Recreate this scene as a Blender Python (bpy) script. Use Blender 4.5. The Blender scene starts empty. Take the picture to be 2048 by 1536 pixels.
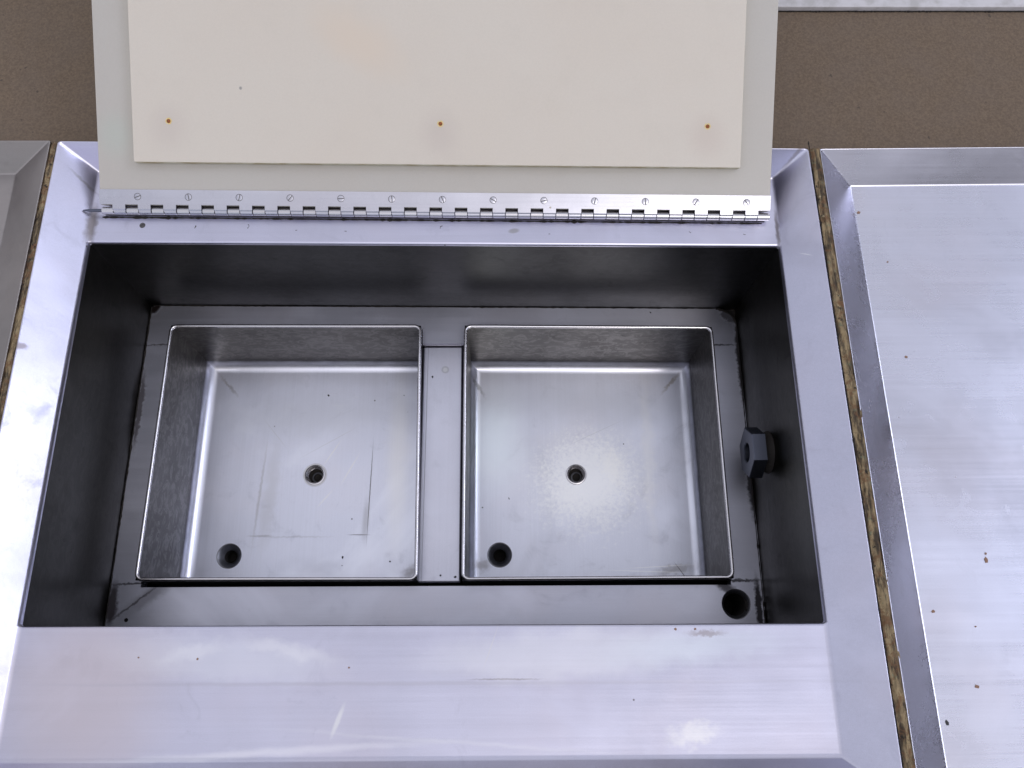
import bpy, bmesh, math, random
from mathutils import Vector, Matrix, noise as mnoise
random.seed(7)
R = math.radians
scene = bpy.context.scene
COL = scene.collection

# ------------------------------------------------------------------ camera
cam_d = bpy.data.cameras.new('camera'); cam = bpy.data.objects.new('camera', cam_d); COL.objects.link(cam)
cx, cy, cz = (1.0, -0.0049, 0.0058), (-0.0028, -0.9481, -0.318), (0.0071, 0.3179, -0.9481)
# columns: image right, image down, forward (world)
right = Vector((1.0, -0.0049, 0.0058)); down = Vector((-0.0028, -0.9481, -0.3180)); fwd = Vector((0.0071, 0.3179, -0.9481))
rm = Matrix(((right.x, -down.x, -fwd.x), (right.y, -down.y, -fwd.y), (right.z, -down.z, -fwd.z)))
cam.matrix_world = Matrix.Translation((0.0619, -0.1821, 0.6330)) @ rm.to_4x4()
cam_d.sensor_width = 36; cam_d.lens = 36 * 1628 / 2048
cam_d.clip_start = 0.01; cam_d.clip_end = 200
scene.camera = cam

# ------------------------------------------------------------------ sky and sun
SUN_EL, SUN_AZ = 56, 150      # azimuth measured clockwise from +Y (towards +X)
world = bpy.data.worlds.new('World'); scene.world = world; world.use_nodes = True
wn, wl = world.node_tree.nodes, world.node_tree.links
wn.clear()
def wnode(t, **k):
    n = wn.new(t)
    for a, b in k.items(): setattr(n, a, b)
    return n
sky = wnode('ShaderNodeTexSky', sky_type='NISHITA', sun_disc=False)
sky.sun_elevation = R(SUN_EL); sky.sun_rotation = R(SUN_AZ); sky.dust_density = 2.0; sky.air_density = 1.0
tc = wnode('ShaderNodeTexCoord')
cl = wnode('ShaderNodeTexNoise'); cl.inputs['Scale'].default_value = 2.2; cl.inputs['Detail'].default_value = 5; cl.inputs['Roughness'].default_value = .55
wl.new(tc.outputs['Generated'], cl.inputs['Vector'])
cr = wnode('ShaderNodeValToRGB'); cr.color_ramp.elements[0].position = .35; cr.color_ramp.elements[1].position = .65
cr.color_ramp.elements[0].color = (.35, .35, .35, 1); cr.color_ramp.elements[1].color = (1, 1, 1, 1)
wl.new(cl.outputs['Fac'], cr.inputs['Fac'])
cmix = wnode('ShaderNodeMix', data_type='RGBA'); cmix.inputs['B'].default_value = (7.0, 6.95, 7.35, 1)
wl.new(cr.outputs['Color'], cmix.inputs['Factor']); wl.new(sky.outputs['Color'], cmix.inputs['A'])
sep = wnode('ShaderNodeSeparateXYZ'); wl.new(tc.outputs['Generated'], sep.inputs[0])
hn = wnode('ShaderNodeTexNoise'); hn.inputs['Scale'].default_value = 3.0; wl.new(tc.outputs['Generated'], hn.inputs['Vector'])
ha = wnode('ShaderNodeMath', operation='MULTIPLY_ADD'); ha.inputs[1].default_value = .35; wl.new(hn.outputs['Fac'], ha.inputs[0])
hx_ = wnode('ShaderNodeMath', operation='MULTIPLY_ADD'); hx_.inputs[1].default_value = -.38; wl.new(sep.outputs['X'], hx_.inputs[0]); wl.new(sep.outputs['Z'], hx_.inputs[2])
hy_ = wnode('ShaderNodeMath', operation='MULTIPLY_ADD'); hy_.inputs[1].default_value = -.02; wl.new(sep.outputs['Y'], hy_.inputs[0]); wl.new(hx_.outputs[0], hy_.inputs[2])
wl.new(hy_.outputs[0], ha.inputs[2])
hr = wnode('ShaderNodeMapRange', interpolation_type='SMOOTHSTEP'); hr.inputs['From Min'].default_value = .22; hr.inputs['From Max'].default_value = .48
wl.new(ha.outputs[0], hr.inputs['Value'])
hmix = wnode('ShaderNodeMix', data_type='RGBA'); hmix.inputs['A'].default_value = (.45, .38, .34, 1)
wl.new(hr.outputs[0], hmix.inputs['Factor']); wl.new(cmix.outputs['Result'], hmix.inputs['B'])
glare_patch = wnode('ShaderNodeVectorMath', operation='DOT_PRODUCT'); glare_patch.inputs[1].default_value = Vector((.83, .10, .54)).normalized()  # bright sky patch added, aimed to flare on the left sloping edge
wl.new(tc.outputs['Generated'], glare_patch.inputs[0])
bk = wnode('ShaderNodeMapRange', interpolation_type='SMOOTHSTEP'); wl.new(glare_patch.outputs['Value'], bk.inputs['Value'])
for k_, x_ in (('From Min', .93), ('From Max', .995), ('To Min', .88), ('To Max', 8.0)): bk.inputs[k_].default_value = x_
bz = wnode('ShaderNodeMapRange', interpolation_type='SMOOTHSTEP'); wl.new(sep.outputs['Z'], bz.inputs['Value'])
bz.inputs['From Min'].default_value = .38; bz.inputs['From Max'].default_value = .52
bz2 = wnode('ShaderNodeMath', operation='MULTIPLY'); wl.new(bk.outputs[0], bz2.inputs[0]); wl.new(bz.outputs[0], bz2.inputs[1])
bz3 = wnode('ShaderNodeMath', operation='MAXIMUM'); wl.new(bz2.outputs[0], bz3.inputs[0]); bz3.inputs[1].default_value = .88
bm_ = wnode('ShaderNodeVectorMath', operation='SCALE'); wl.new(hmix.outputs['Result'], bm_.inputs[0]); wl.new(bz3.outputs[0], bm_.inputs['Scale'])
bg = wnode('ShaderNodeBackground'); bg.inputs['Strength'].default_value = .12; wl.new(bm_.outputs[0], bg.inputs['Color'])
wo = wnode('ShaderNodeOutputWorld'); wl.new(bg.outputs[0], wo.inputs['Surface'])

sun_d = bpy.data.lights.new('sun', 'SUN'); sun = bpy.data.objects.new('sun', sun_d); COL.objects.link(sun)
sun_d.energy = 0.55; sun_d.angle = R(15); sun_d.color = (1, .97, .93)
sdir = Vector((math.cos(R(SUN_EL)) * math.sin(R(SUN_AZ)), math.cos(R(SUN_EL)) * math.cos(R(SUN_AZ)), math.sin(R(SUN_EL))))
sun.rotation_euler = sdir.to_track_quat('Z', 'Y').to_euler()

vs = scene.view_settings
vs.view_transform = 'Standard'; vs.look = 'None'; vs.exposure = 0.36; vs.gamma = 1; vs.use_curve_mapping = False
scene.render.engine = 'CYCLES'
scene.cycles.max_bounces = 8; scene.cycles.glossy_bounces = 6

# ------------------------------------------------------------------ node helpers
class Mat:
    def __init__(s, name):
        s.m = bpy.data.materials.new(name); s.m.use_nodes = True
        s.n, s.l = s.m.node_tree.nodes, s.m.node_tree.links
        s.bsdf = s.n['Principled BSDF']
        s.geo = s.n.new('ShaderNodeNewGeometry'); s.pos = s.geo.outputs['Position']
        s.col = None; s.rough = None; s.bumpin = None
    def link(s, a, b): s.l.new(a, b)
    def setin(s, sock, v):
        if isinstance(v, bpy.types.NodeSocket): s.l.new(v, sock)
        else: sock.default_value = v
    def math(s, op, a, b=0.0, c=None, clamp=False):
        n = s.n.new('ShaderNodeMath'); n.operation = op; n.use_clamp = clamp
        s.setin(n.inputs[0], a); s.setin(n.inputs[1], b)
        if c is not None: s.setin(n.inputs[2], c)
        return n.outputs[0]
    def mapping(s, scale=(1, 1, 1), loc=(0, 0, 0), rot=(0, 0, 0), src=None, typ='POINT'):
        n = s.n.new('ShaderNodeMapping'); n.vector_type = typ
        n.inputs['Scale'].default_value = scale; n.inputs['Location'].default_value = loc; n.inputs['Rotation'].default_value = rot
        s.link(src or s.pos, n.inputs['Vector']); return n.outputs[0]
    def noise(s, scale, detail=4, rough=.55, vec=None, dist=0, color=False):
        n = s.n.new('ShaderNodeTexNoise'); n.inputs['Scale'].default_value = scale; n.inputs['Detail'].default_value = detail
        n.inputs['Roughness'].default_value = rough; n.inputs['Distortion'].default_value = dist
        s.link(vec or s.pos, n.inputs['Vector']); return n.outputs['Color' if color else 'Fac']
    def ramp(s, v, a, b, lo=0., hi=1.):
        n = s.n.new('ShaderNodeMapRange'); n.interpolation_type = 'SMOOTHSTEP'
        s.setin(n.inputs['Value'], v)
        for k, x in zip(('From Min', 'From Max', 'To Min', 'To Max'), (a, b, lo, hi)): n.inputs[k].default_value = x
        return n.outputs[0]
    def mixc(s, f, a, b, mode='MIX'):
        n = s.n.new('ShaderNodeMix'); n.data_type = 'RGBA'; n.blend_type = mode
        s.setin(n.inputs['Factor'], f)
        for k, x in (('A', a), ('B', b)):
            if isinstance(x, tuple): n.inputs[k].default_value = (*x, 1)
            else: s.link(x, n.inputs[k])
        return n.outputs['Result']
    def mixf(s, f, a, b):
        n = s.n.new('ShaderNodeMix'); s.setin(n.inputs['Factor'], f); s.setin(n.inputs['A'], a); s.setin(n.inputs['B'], b)
        return n.outputs['Result']
    def ell(s, c, r, ang=0, soft=.35, warp=.0, wscale=60, use='xy'):
        """mask of a rotated ellipse with a ragged edge, in world metres"""
        src = s.pos
        if warp:
            nz = s.noise(wscale, 3, .6, color=True)
            v = s.n.new('ShaderNodeVectorMath'); v.operation = 'MULTIPLY_ADD'
            s.link(nz, v.inputs[0]); v.inputs[1].default_value = (warp,) * 3
            sub = s.n.new('ShaderNodeVectorMath'); sub.operation = 'SUBTRACT'; s.link(s.pos, sub.inputs[0]); sub.inputs[1].default_value = (warp / 2,) * 3
            s.link(sub.outputs[0], v.inputs[2]); src = v.outputs[0]
        if use == 'xy': big = 1e-4; sc = (r[0], r[1], 1e4); loc = (c[0], c[1], 0)
        elif use == 'xz': sc = (r[0], 1e4, r[1]); loc = (c[0], 0, c[1]); 
        else: sc = (1e4, r[0], r[1]); loc = (0, c[0], c[1])
        rot = (0, 0, R(ang)) if use == 'xy' else (0, 0, 0)
        v = s.mapping(sc, loc, rot, src, 'TEXTURE')
        ln = s.n.new('ShaderNodeVectorMath'); ln.operation = 'LENGTH'; s.link(v, ln.inputs[0])
        return s.ramp(ln.outputs['Value'], 1 - soft, 1 + soft, 1, 0)
    def stain(s, mask, color, k=1., rough=None):
        m = s.math('MULTIPLY', mask, k) if k != 1. else mask
        s.col = s.mixc(m, s.col, color)
        if rough is not None: s.rough = s.mixf(m, s.rough, rough)
    def finish(s, bump=None, strength=.2, dist=.001, **kw):
        b = s.bsdf.inputs
        s.setin(b['Base Color'], s.col if not isinstance(s.col, tuple) else (*s.col, 1)); s.setin(b['Roughness'], s.rough)
        nrm = None
        for (h, st, d) in (bump or []):
            n = s.n.new('ShaderNodeBump'); n.inputs['Strength'].default_value = st; n.inputs['Distance'].default_value = d
            s.link(h, n.inputs['Height'])
            if nrm: s.link(nrm, n.inputs['Normal'])
            nrm = n.outputs[0]
        if nrm: s.link(nrm, b['Normal'])
        for k, v in kw.items(): b[k].default_value = v
        return s.m

def steel(name, base=(.60, .59, .61), rough=.34, brush='x', dirt=.5, seed=0., wave=.25, speck=1.0, patch=.5, mottle=0., fb=.10, warm=False, bandk=.16, zblend=None, marks=(), scratches=()):
    """worn brushed stainless steel; marks = [(centre, radii, angle, soft, warp, colour, strength, roughness)]"""
    if not warm: base = (base[0] * .95, base[1] * .955, min(1, base[2] * 1.025))
    s = Mat(name)
    off = (seed, seed * .7, seed * .3)
    sc = {'x': (6, 420, 420), 'y': (420, 6, 420), 'z': (420, 420, 6)}[brush]
    fine = s.noise(1, 6, .7, s.mapping(sc, off))
    sc2 = {'x': (3, 70, 70), 'y': (70, 3, 70), 'z': (70, 70, 3)}[brush]
    band = s.noise(1, 4, .6, s.mapping(sc2, off))
    big = s.noise(7, 5, .55, s.mapping((1, 1, 1), off), .4)
    mid = s.noise(38, 6, .65, s.mapping((1, 1, 1), off), .8)
    grain = s.noise(1500, 2, .5)
    v = s.math('MULTIPLY_ADD', fine, .16, .92)
    v = s.math('MULTIPLY_ADD', s.math('SUBTRACT', band, .5), bandk * .8, v)
    v = s.math('MULTIPLY_ADD', s.math('SUBTRACT', big, .5), .30, v)
    v = s.math('MULTIPLY_ADD', s.math('SUBTRACT', grain, .5), .22, v)
    cm = s.n.new('ShaderNodeCombineColor'); 
    for i in range(3): s.link(v, cm.inputs[i])
    s.col = s.mixc(1.0, base, cm.outputs[0], 'MULTIPLY')
    tint = s.noise(11, 3, .5, s.mapping((1, 1, 1), (seed + 3, 1, 2)))
    s.col = s.mixc(s.ramp(tint, .45, .7, 0, .35), s.col, tuple(min(1, b * k) for b, k in zip(base, (1.06, 1.0, .96))))
    r = s.math('MULTIPLY_ADD', s.math('SUBTRACT', band, .5), bandk * .8, rough)
    r = s.math('MULTIPLY_ADD', s.math('SUBTRACT', big, .5), .35, r)
    s.rough = s.math('MULTIPLY_ADD', s.math('SUBTRACT', fine, .5), .10, r, clamp=False)
    # dull haze patches
    if patch:
        s.stain(s.ramp(mid, .56, .72), tuple(b * .86 for b in base), patch, rough + .14)
        s.stain(s.ramp(s.noise(16, 7, .7, s.mapping((1, 1.6, 1), (seed + 9, 4, 0))), .60, .74), tuple(min(1, b * 1.18) for b in base), patch * .8, rough - .06)
    cloud = s.noise(5, 4, .6, s.mapping((1, 1, 1), (seed + 2, seed, 5)), 1.8)
    s.stain(s.ramp(cloud, .52, .72), tuple(min(1, b * 1.14) for b in base), .6, rough - .05)
    s.stain(s.ramp(s.noise(4, 4, .6, s.mapping((1, 1, 1), (seed + 8, seed, 1)), 1.2), .54, .74), tuple(b * .80 for b in base), .5, rough + .08)
    if mottle:
        mm = s.noise(60, 6, .72, s.mapping((1, 1, 1.6), (seed, 3, seed)), 1.5)
        s.stain(s.ramp(mm, .46, .58), tuple(min(1, b * 1.9) for b in base), mottle, rough - .08)
        s.stain(s.ramp(mm, .60, .66), tuple(b * .5 for b in base), mottle, rough + .1)
    if dirt:
        g = s.noise(90, 6, .75, s.mapping((1, 1, 1), (seed + 5, 2, 7)))
        s.stain(s.ramp(g, .62, .78), (.16, .13, .11), dirt * .5, .6)
    for mk in marks:
        c, rad, ang, soft, warp, color, k, rg = mk[:8]
        s.stain(s.ell(c, rad, ang, soft, warp, mk[8] if len(mk) > 8 else 60), color, k, rg)
    for (c, rad, ang, color, k) in scratches:
        s.stain(s.ell(c, rad, ang, .6, .0006, 150), color, k, .3)
    if speck:
        vo = s.n.new('ShaderNodeTexVoronoi'); vo.inputs['Scale'].default_value = 55; s.link(s.mapping((1, 1, 1), off), vo.inputs['Vector'])
        rnd = s.n.new('ShaderNodeSeparateColor'); s.link(vo.outputs['Color'], rnd.inputs[0])
        dot = s.math('MULTIPLY', s.ramp(vo.outputs['Distance'], .025, .06, 1, 0), s.ramp(rnd.outputs[0], .90, .92))
        s.stain(dot, (.06, .045, .035), speck * .8, .7)
    if zblend:  # fades to the shaded, tarnished wall colour with height
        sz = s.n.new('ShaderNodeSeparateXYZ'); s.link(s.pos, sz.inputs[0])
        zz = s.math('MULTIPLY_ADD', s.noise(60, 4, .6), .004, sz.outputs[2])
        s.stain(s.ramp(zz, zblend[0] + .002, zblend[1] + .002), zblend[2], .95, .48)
    wv = s.noise(5.5, 2, .5, s.mapping((1, 1, 1), off))
    return s.finish([(wv, wave, .006), (fine, fb, .0004), (mid, .05, .001)], Metallic=1.0)

# ------------------------------------------------------------------ object helpers
def tag(o, label=None, cat=None, group=None, kind=None):
    for k, v in (('label', label), ('category', cat), ('group', group), ('kind', kind)):
        if v: o[k] = v
    return o
def empty(name, loc, label, cat, group=None):
    o = bpy.data.objects.new(name, None); COL.objects.link(o); o.location = loc; o.empty_display_size = .02
    return tag(o, label, cat, group)
def origin(o):
    v = Vector(o.location)
    while o.parent: o = o.parent; v += Vector(o.location)
    return v
def obj(name, verts, faces, mat, parent=None, smooth=30, bevel=None, seg=3):
    """verts in world metres; stored relative to the parent"""
    off = origin(parent) if parent else Vector((0, 0, 0))
    me = bpy.data.meshes.new(name)
    me.from_pydata([tuple(Vector(v) - off) for v in verts], [], faces)
    bm = bmesh.new(); bm.from_mesh(me); bmesh.ops.remove_doubles(bm, verts=bm.verts, dist=1e-6)
    bmesh.ops.recalc_face_normals(bm, faces=bm.faces); bm.to_mesh(me); bm.free()
    if smooth:
        me.shade_smooth(); me.set_sharp_from_angle(angle=R(smooth))
    me.materials.append(mat)
    o = bpy.data.objects.new(name, me); COL.objects.link(o)
    if parent: o.parent = parent
    if bevel:
        b = o.modifiers.new('bevel', 'BEVEL'); b.width = bevel; b.segments = seg; b.limit_method = 'ANGLE'; b.angle_limit = R(18); b.harden_normals = False
        b.use_clamp_overlap = True
        me.shade_smooth()
        w = o.modifiers.new('wn', 'WEIGHTED_NORMAL'); w.keep_sharp = False
    return o
def box(x0, x1, y0, y1, z0, z1):
    v = [(x, y, z) for z in (z0, z1) for y in (y0, y1) for x in (x0, x1)]
    return v, [(0, 2, 3, 1), (4, 5, 7, 6), (0, 1, 5, 4), (2, 6, 7, 3), (0, 4, 6, 2), (1, 3, 7, 5)]
def merge(*parts):
    V, F = [], []
    for v, f in parts:
        n = len(V); V += list(v); F += [tuple(i + n for i in q) for q in f]
    return V, F
def lathe(c, prof, seg=48, axis='z', closed=False):
    V, F = [], []
    for (r, h) in prof:
        for k in range(seg):
            a = 2 * math.pi * k / seg
            p = (r * math.cos(a), r * math.sin(a), h)
            if axis == 'x': p = (h, p[0], p[1])
            V.append((c[0] + p[0], c[1] + p[1], c[2] + p[2]))
    for i in range(len(prof) - 1):
        for k in range(seg):
            a, b = i * seg + k, i * seg + (k + 1) % seg
            F.append((a, b, b + seg, a + seg))
    if prof[-1][0] > 1e-5 and closed: F.append(tuple((len(prof) - 1) * seg + k for k in range(seg)))
    return V, F
def circle(c, r, n=48): return [(c[0] + r * math.cos(2 * math.pi * k / n), c[1] + r * math.sin(2 * math.pi * k / n)) for k in range(n)]
from mathutils.geometry import delaunay_2d_cdt
def sheet(outer, holes, z):
    """flat sheet with holes"""
    pts, edges = [], []
    for loop in [outer] + holes:
        n = len(pts); pts += [Vector(p[:2]) for p in loop]; m = len(loop)
        edges += [(n + i, n + (i + 1) % m) for i in range(m)]
    vo, eo, fo, *_ = delaunay_2d_cdt(pts, edges, [], 0, 1e-7)
    def inside(p, loop):
        c = False; j = len(loop) - 1
        for i in range(len(loop)):
            a, b = loop[i], loop[j]
            if (a[1] > p.y) != (b[1] > p.y) and p.x < (b[0] - a[0]) * (p.y - a[1]) / (b[1] - a[1]) + a[0]: c = not c
            j = i
        return c
    F = []
    for f in fo:
        m = sum((vo[i] for i in f), Vector((0, 0))) / len(f)
        a_, b_, c_ = (vo[i] for i in f[:3]); ar = (b_ - a_).cross(c_ - a_)
        if len(f) == 3 and abs(ar) < 2e-9: continue
        if ar < 0: f = list(reversed(f))
        if inside(m, outer) and not any(inside(m, h) for h in holes): F.append(tuple(f))
    return [(v.x, v.y, z) for v in vo], F
def roundrect(corners, r, n=6):
    """corners CCW quad -> loop of points with rounded corners"""
    out = []; m = len(corners)
    for i in range(m):
        p = Vector(corners[i][:2]); a = (Vector(corners[i - 1][:2]) - p).normalized(); b = (Vector(corners[(i + 1) % m][:2]) - p).normalized()
        rr = r[i] if isinstance(r, (list, tuple)) else r
        ang = a.angle(b); d = rr / math.tan(ang / 2); c = p + (a + b).normalized() * (rr / math.sin(ang / 2))
        s_, e_ = p + a * d, p + b * d
        a0 = math.atan2(*(s_ - c).yx); a1 = math.atan2(*(e_ - c).yx)
        da = (a1 - a0 + math.pi) % (2 * math.pi) - math.pi
        for k in range(n + 1):
            t = a0 + da * k / n; out.append((c.x + rr * math.cos(t), c.y + rr * math.sin(t)))
    return out
def loops(ls, closed=True):
    V, F = [], []; n = len(ls[0])
    for l in ls: V += list(l)
    for i in range(len(ls) - 1):
        for k in range(n if closed else n - 1):
            a, b = i * n + k, i * n + (k + 1) % n
            F.append((a, b, b + n, a + n))
    return V, F
def tube(path, r, seg=10, closed=True):
    """bead of radius r along a closed xyz path"""
    V, F = [], []; n = len(path)
    for i, p in enumerate(path):
        p = Vector(p); t = (Vector(path[(i + 1) % n]) - Vector(path[i - 1])).normalized()
        s_ = t.cross(Vector((0, 0, 1))).normalized(); u = s_.cross(t)
        for k in range(seg):
            a = 2 * math.pi * k / seg; V.append(tuple(p + s_ * r * math.cos(a) + u * r * math.sin(a)))
    for i in range(n):
        for k in range(seg):
            a, b = i * seg + k, i * seg + (k + 1) % seg; c = ((i + 1) % n) * seg
            F.append((a, b, c + (k + 1) % seg, c + k))
    return V, F

def lerp(a, b, t): return a + (b - a) * t
def YB(y, x, k=-.0125): return y + k * x          # lines at the back run very slightly askew

# ------------------------------------------------------------------ materials
GR = (.10, .085, .07)
M = {}
M['top'] = steel('worktop_steel', (.61, .605, .685), .36, 'x', .3, 1.3, wave=.5, marks=[
    ((.062, -.1975), (.022, .0006), 0, .6, .002, (.10, .07, .06), .6, .6, 250),
    ((-.15, -.184), (.075, .014), -4, .5, .02, (.76, .77, .86), .5, .30, 45),
    ((.10, -.180), (.09, .016), 3, .5, .02, (.82, .82, .88), .5, .30, 45),
    ((.195, -.236), (.016, .006), 10, .7, .020, (.85, .84, .80), .45, .38, 120),  # small glint painted into the steel colour
    ((-.245, -.205), (.055, .05), 20, .7, .02, (.66, .56, .55), .45, .4, 30),
    ((-.12, -.2465), (.10, .0022), 3, .9, .006, (.86, .85, .92), .5, .30, 30),  # soft reflected highlight painted along the front fold
    ((.02, -.2395), (.09, .0012), -4, .9, .006, (.80, .80, .85), .25, .30, 30),
    ((-.10, -.176), (.03, .005), -12, .8, .016, (.84, .84, .90), .5, .3, 70),
    ((-.17, -.178), (.02, .004), 14, .8, .016, (.84, .84, .90), .45, .3, 70),
    ((.20, -.175), (.05, .010), 4, .9, .02, (.74, .80, .88), .5, .3, 60),
    ((.02, -.2), (.22, .0012), 0, .9, .002, (.46, .45, .52), .5, .45, 40),
    ((-.135, .1725), (.0022, .0022), 0, .3, .0008, (.2, .18, .17), .0, .5),
    ((.069, .1715), (.0045, .0022), 8, .4, .001, (.30, .29, .27), .6, .5),
    ((-.300, .178), (.004, .016), 0, .6, .006, (.15, .12, .09), .7, .6, 150),
    ((.300, .172), (.0015, .016), 0, .6, .003, (.12, .10, .09), .7, .6, 200),
    ((-.326, .055), (.004, .0025), 20, .5, .004, (.25, .2, .19), .6, .5, 200),
    ((-.309, .216), (.010, .0012), -40, .7, .003, (.18, .16, .15), .5, .5, 200),
    ((.318, .236), (.012, .0012), 38, .7, .003, (.22, .18, .15), .5, .5, 200),
    ((.21, -.166), (.012, .002), 0, .6, .006, (.15, .1, .08), .5, .6, 300),
], scratches=[((.05, -.175), (.014, .0003), 70, (.75, .73, .72), .5), ((-.06, -.225), (.01, .0016), 70, (.85, .85, .86), .6), ((.316, .14), (.004, .0003), -40, (.9, .9, .9), .6)])
M['well'] = steel('well_steel', (.030, .030, .031), .40, 'x', .35, 4.1, warm=True, wave=.5, speck=.6, mottle=.2)  # both well steels: base colour darkened for shade as well as staining
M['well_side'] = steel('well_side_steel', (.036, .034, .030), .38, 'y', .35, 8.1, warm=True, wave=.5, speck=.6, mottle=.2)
M['ledge'] = steel('ledge_steel', (.56, .56, .60), .40, 'x', .35, 2.2, marks=[
    ((.289, .148), (.010, .006), -45, .35, .010, (.02, .015, .015), .8, .8, 220),
    ((.297, .10), (.004, .05), 0, .4, .006, (.02, .015, .015), .9, .8, 200),
    ((.296, -.02), (.005, .04), 0, .4, .006, (.02, .015, .015), .9, .8, 200),
    ((.291, -.14), (.003, .025), 0, .4, .006, (.02, .015, .015), .9, .8, 200),
    ((-.2965, .1565), (.0075, .004), 45, .4, .006, (.02, .015, .015), 1., .8, 200),
    ((-.297, .05), (.003, .04), 0, .4, .006, (.03, .02, .02), .8, .8, 200),
    ((-.296, -.135), (.005, .02), 0, .4, .006, (.03, .02, .02), .9, .8, 200),
    ((-.288, .117), (.014, .0008), 2, .6, .003, (.03, .025, .025), .8, .7, 300),
    ((.279, .1155), (.014, .0008), 0, .6, .003, (.03, .025, .025), .8, .7, 300),
    ((-.281, -.117), (.018, .0010), 3, .6, .004, (.03, .025, .025), .8, .7, 300),
    ((.276, -.1165), (.018, .0012), 0, .6, .004, (.03, .025, .025), .8, .7, 300),
    ((-.277, -.135), (.024, .0009), 38, .6, .005, (.05, .04, .04), .8, .7, 200),
    ((-.266, -.130), (.020, .006), 35, .6, .008, (.14, .13, .14), .5, .6, 150),
    ((.262, -.122), (.010, .004), -30, .6, .006, (.04, .03, .03), .7, .7, 200),
])
M['ledge_side'] = steel('ledge_side_steel', (.56, .56, .60), .40, 'y', .35, 2.9)
M['pan_wall'] = steel('pan_wall_steel', (.085, .081, .078), .48, 'x', .5, 6.0, wave=.4, mottle=.55, warm=True)  # low base colour carries the shade on the walls along with tarnish
M['rim'] = steel('pan_rim_steel', (.72, .70, .69), .24, 'x', 0, 6.5, wave=0, speck=0, patch=0)
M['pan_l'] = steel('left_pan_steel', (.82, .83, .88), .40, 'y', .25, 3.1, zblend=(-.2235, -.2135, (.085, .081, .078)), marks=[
    ((-.1432, .0038), (.0125, .0125), 0, .08, .001, (.42, .40, .38), .6, .45, 300),
    ((-.1432, .0038), (.0115, .0115), 0, .08, .0006, (.84, .83, .83), .8, .3, 300),
    ((-.0835, -.014), (.0005, .046), -1, .5, .0008, (.10, .09, .09), .75, .6, 200),
    ((-.0865, -.045), (.003, .018), -1, .8, .003, (.42, .41, .42), .45, .5, 80),
    ((-.093, -.0600), (.010, .0005), 0, .5, .0008, (.2, .18, .18), .6, .6, 200),
    ((-.2005, -.018), (.0012, .044), -3, .7, .003, (.48, .46, .46), .45, .5, 200),
    ((-.190, -.020), (.007, .045), -3, .7, .014, (.62, .61, .63), .35, .5, 90),
    ((-.196, -.0609), (.011, .0010), 0, .6, .003, (.30, .28, .27), .35, .6, 300),
    ((-.160, -.062), (.030, .0008), 0, .8, .004, (.35, .33, .32), .25, .6, 300),
    ((-.246, .105), (.013, .0016), -48, .8, .006, (.20, .18, .17), .55, .6, 240),
    ((-.036, -.098), (.009, .005), 30, .9, .010, (.25, .22, .2), .5, .6, 240),
    ((-.055, .02), (.010, .07), 0, .9, .006, (.90, .87, .82), .45, .34, 60),
    ((-.15, .07), (.07, .02), 5, .9, .03, (.66, .67, .72), .4, .45, 40),
], scratches=[((-.126, .0284), (.014, .0005), 58, (.95, .93, .88), .5), ((-.106, .010), (.016, .0007), 62, (.92, .9, .87), .45), ((-.131, -.022), (.010, .0008), 50, (.92, .9, .87), .4), ((-.13, .040), (.03, .0003), 30, (.6, .6, .62), .5), ((-.19, .05), (.02, .0003), -50, (.6, .6, .62), .5)])
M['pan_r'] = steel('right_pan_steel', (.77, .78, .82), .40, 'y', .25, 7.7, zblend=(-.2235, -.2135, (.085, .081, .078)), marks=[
    ((.1442, .004), (.056, .050), 0, .6, .045, (.87, .87, .89), .32, .50, 70),
    ((.1500, -.006), (.046, .040), 20, .6, .12, (.95, .955, .97), .6, .45, 230),
    ((.146, .002), (.036, .038), 20, .4, .13, (1., 1., 1.), .35, .36, 330),
    ((.1300, -.020), (.016, .012), -20, .7, .05, (.96, .96, .97), .5, .42, 260),
    ((.176, .012), (.010, .018), 10, .7, .04, (.98, .97, .95), .5, .42, 200),
    ((.1366, .0033), (.0105, .0105), 0, .1, .0006, (.80, .79, .79), .8, .3, 300),
    ((.0305, .103), (.012, .0016), -58, .8, .007, (.14, .13, .13), .65, .6, 260),
    ((.2455, .107), (.012, .0016), 48, .8, .007, (.34, .28, .22), .6, .6, 260),
    ((.236, -.097), (.016, .004), 10, .9, .014, (.40, .37, .35), .5, .6, 200),
    ((.048, .045), (.026, .045), 0, .9, .015, (.92, .97, 1.), .8, .27, 60),  # blue-white sky reflection painted on the pan floor
    ((.036, -.092), (.008, .005), 10, .8, .012, (.35, .32, .3), .5, .6, 200),
    ((.14, .085), (.09, .018), -3, .9, .03, (.60, .61, .66), .4, .45, 40),
    ((.215, .02), (.006, .07), 0, .9, .02, (.88, .86, .84), .4, .34, 60),
], scratches=[((.243, -.1), (.010, .0005), -55, (.08, .07, .07), .7), ((.22, -.094), (.03, .0004), 3, (.95, .93, .9), .5), ((.21, -.099), (.04, .0004), -2, (.95, .93, .9), .5), ((.16, .05), (.03, .0003), 25, (.55, .55, .58), .5)])
M['bar'] = steel('bar_steel', (.64, .64, .68), .38, 'y', .3, 5.0, marks=[
    ((.001, .0905), (.0038, .0038), 0, .15, .0006, (.42, .42, .44), .6, .5, 200),
    ((.001, .0905), (.0022, .0022), 0, .2, .0004, (.66, .66, .68), .7, .35, 200),
    ((-.0165, 0), (.0003, .13), 0, .6, .0006, (.1, .1, .1), .6, .5, 100),
])
M['dish'] = steel('drain_dish_steel', (.22, .22, .23), .45, 'x', .5, 5.9, wave=0, speck=0)
M['dark'] = steel('dull_dark_steel', (.12, .12, .125), .5, 'y', .3, 5.5, wave=0, speck=0)
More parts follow.
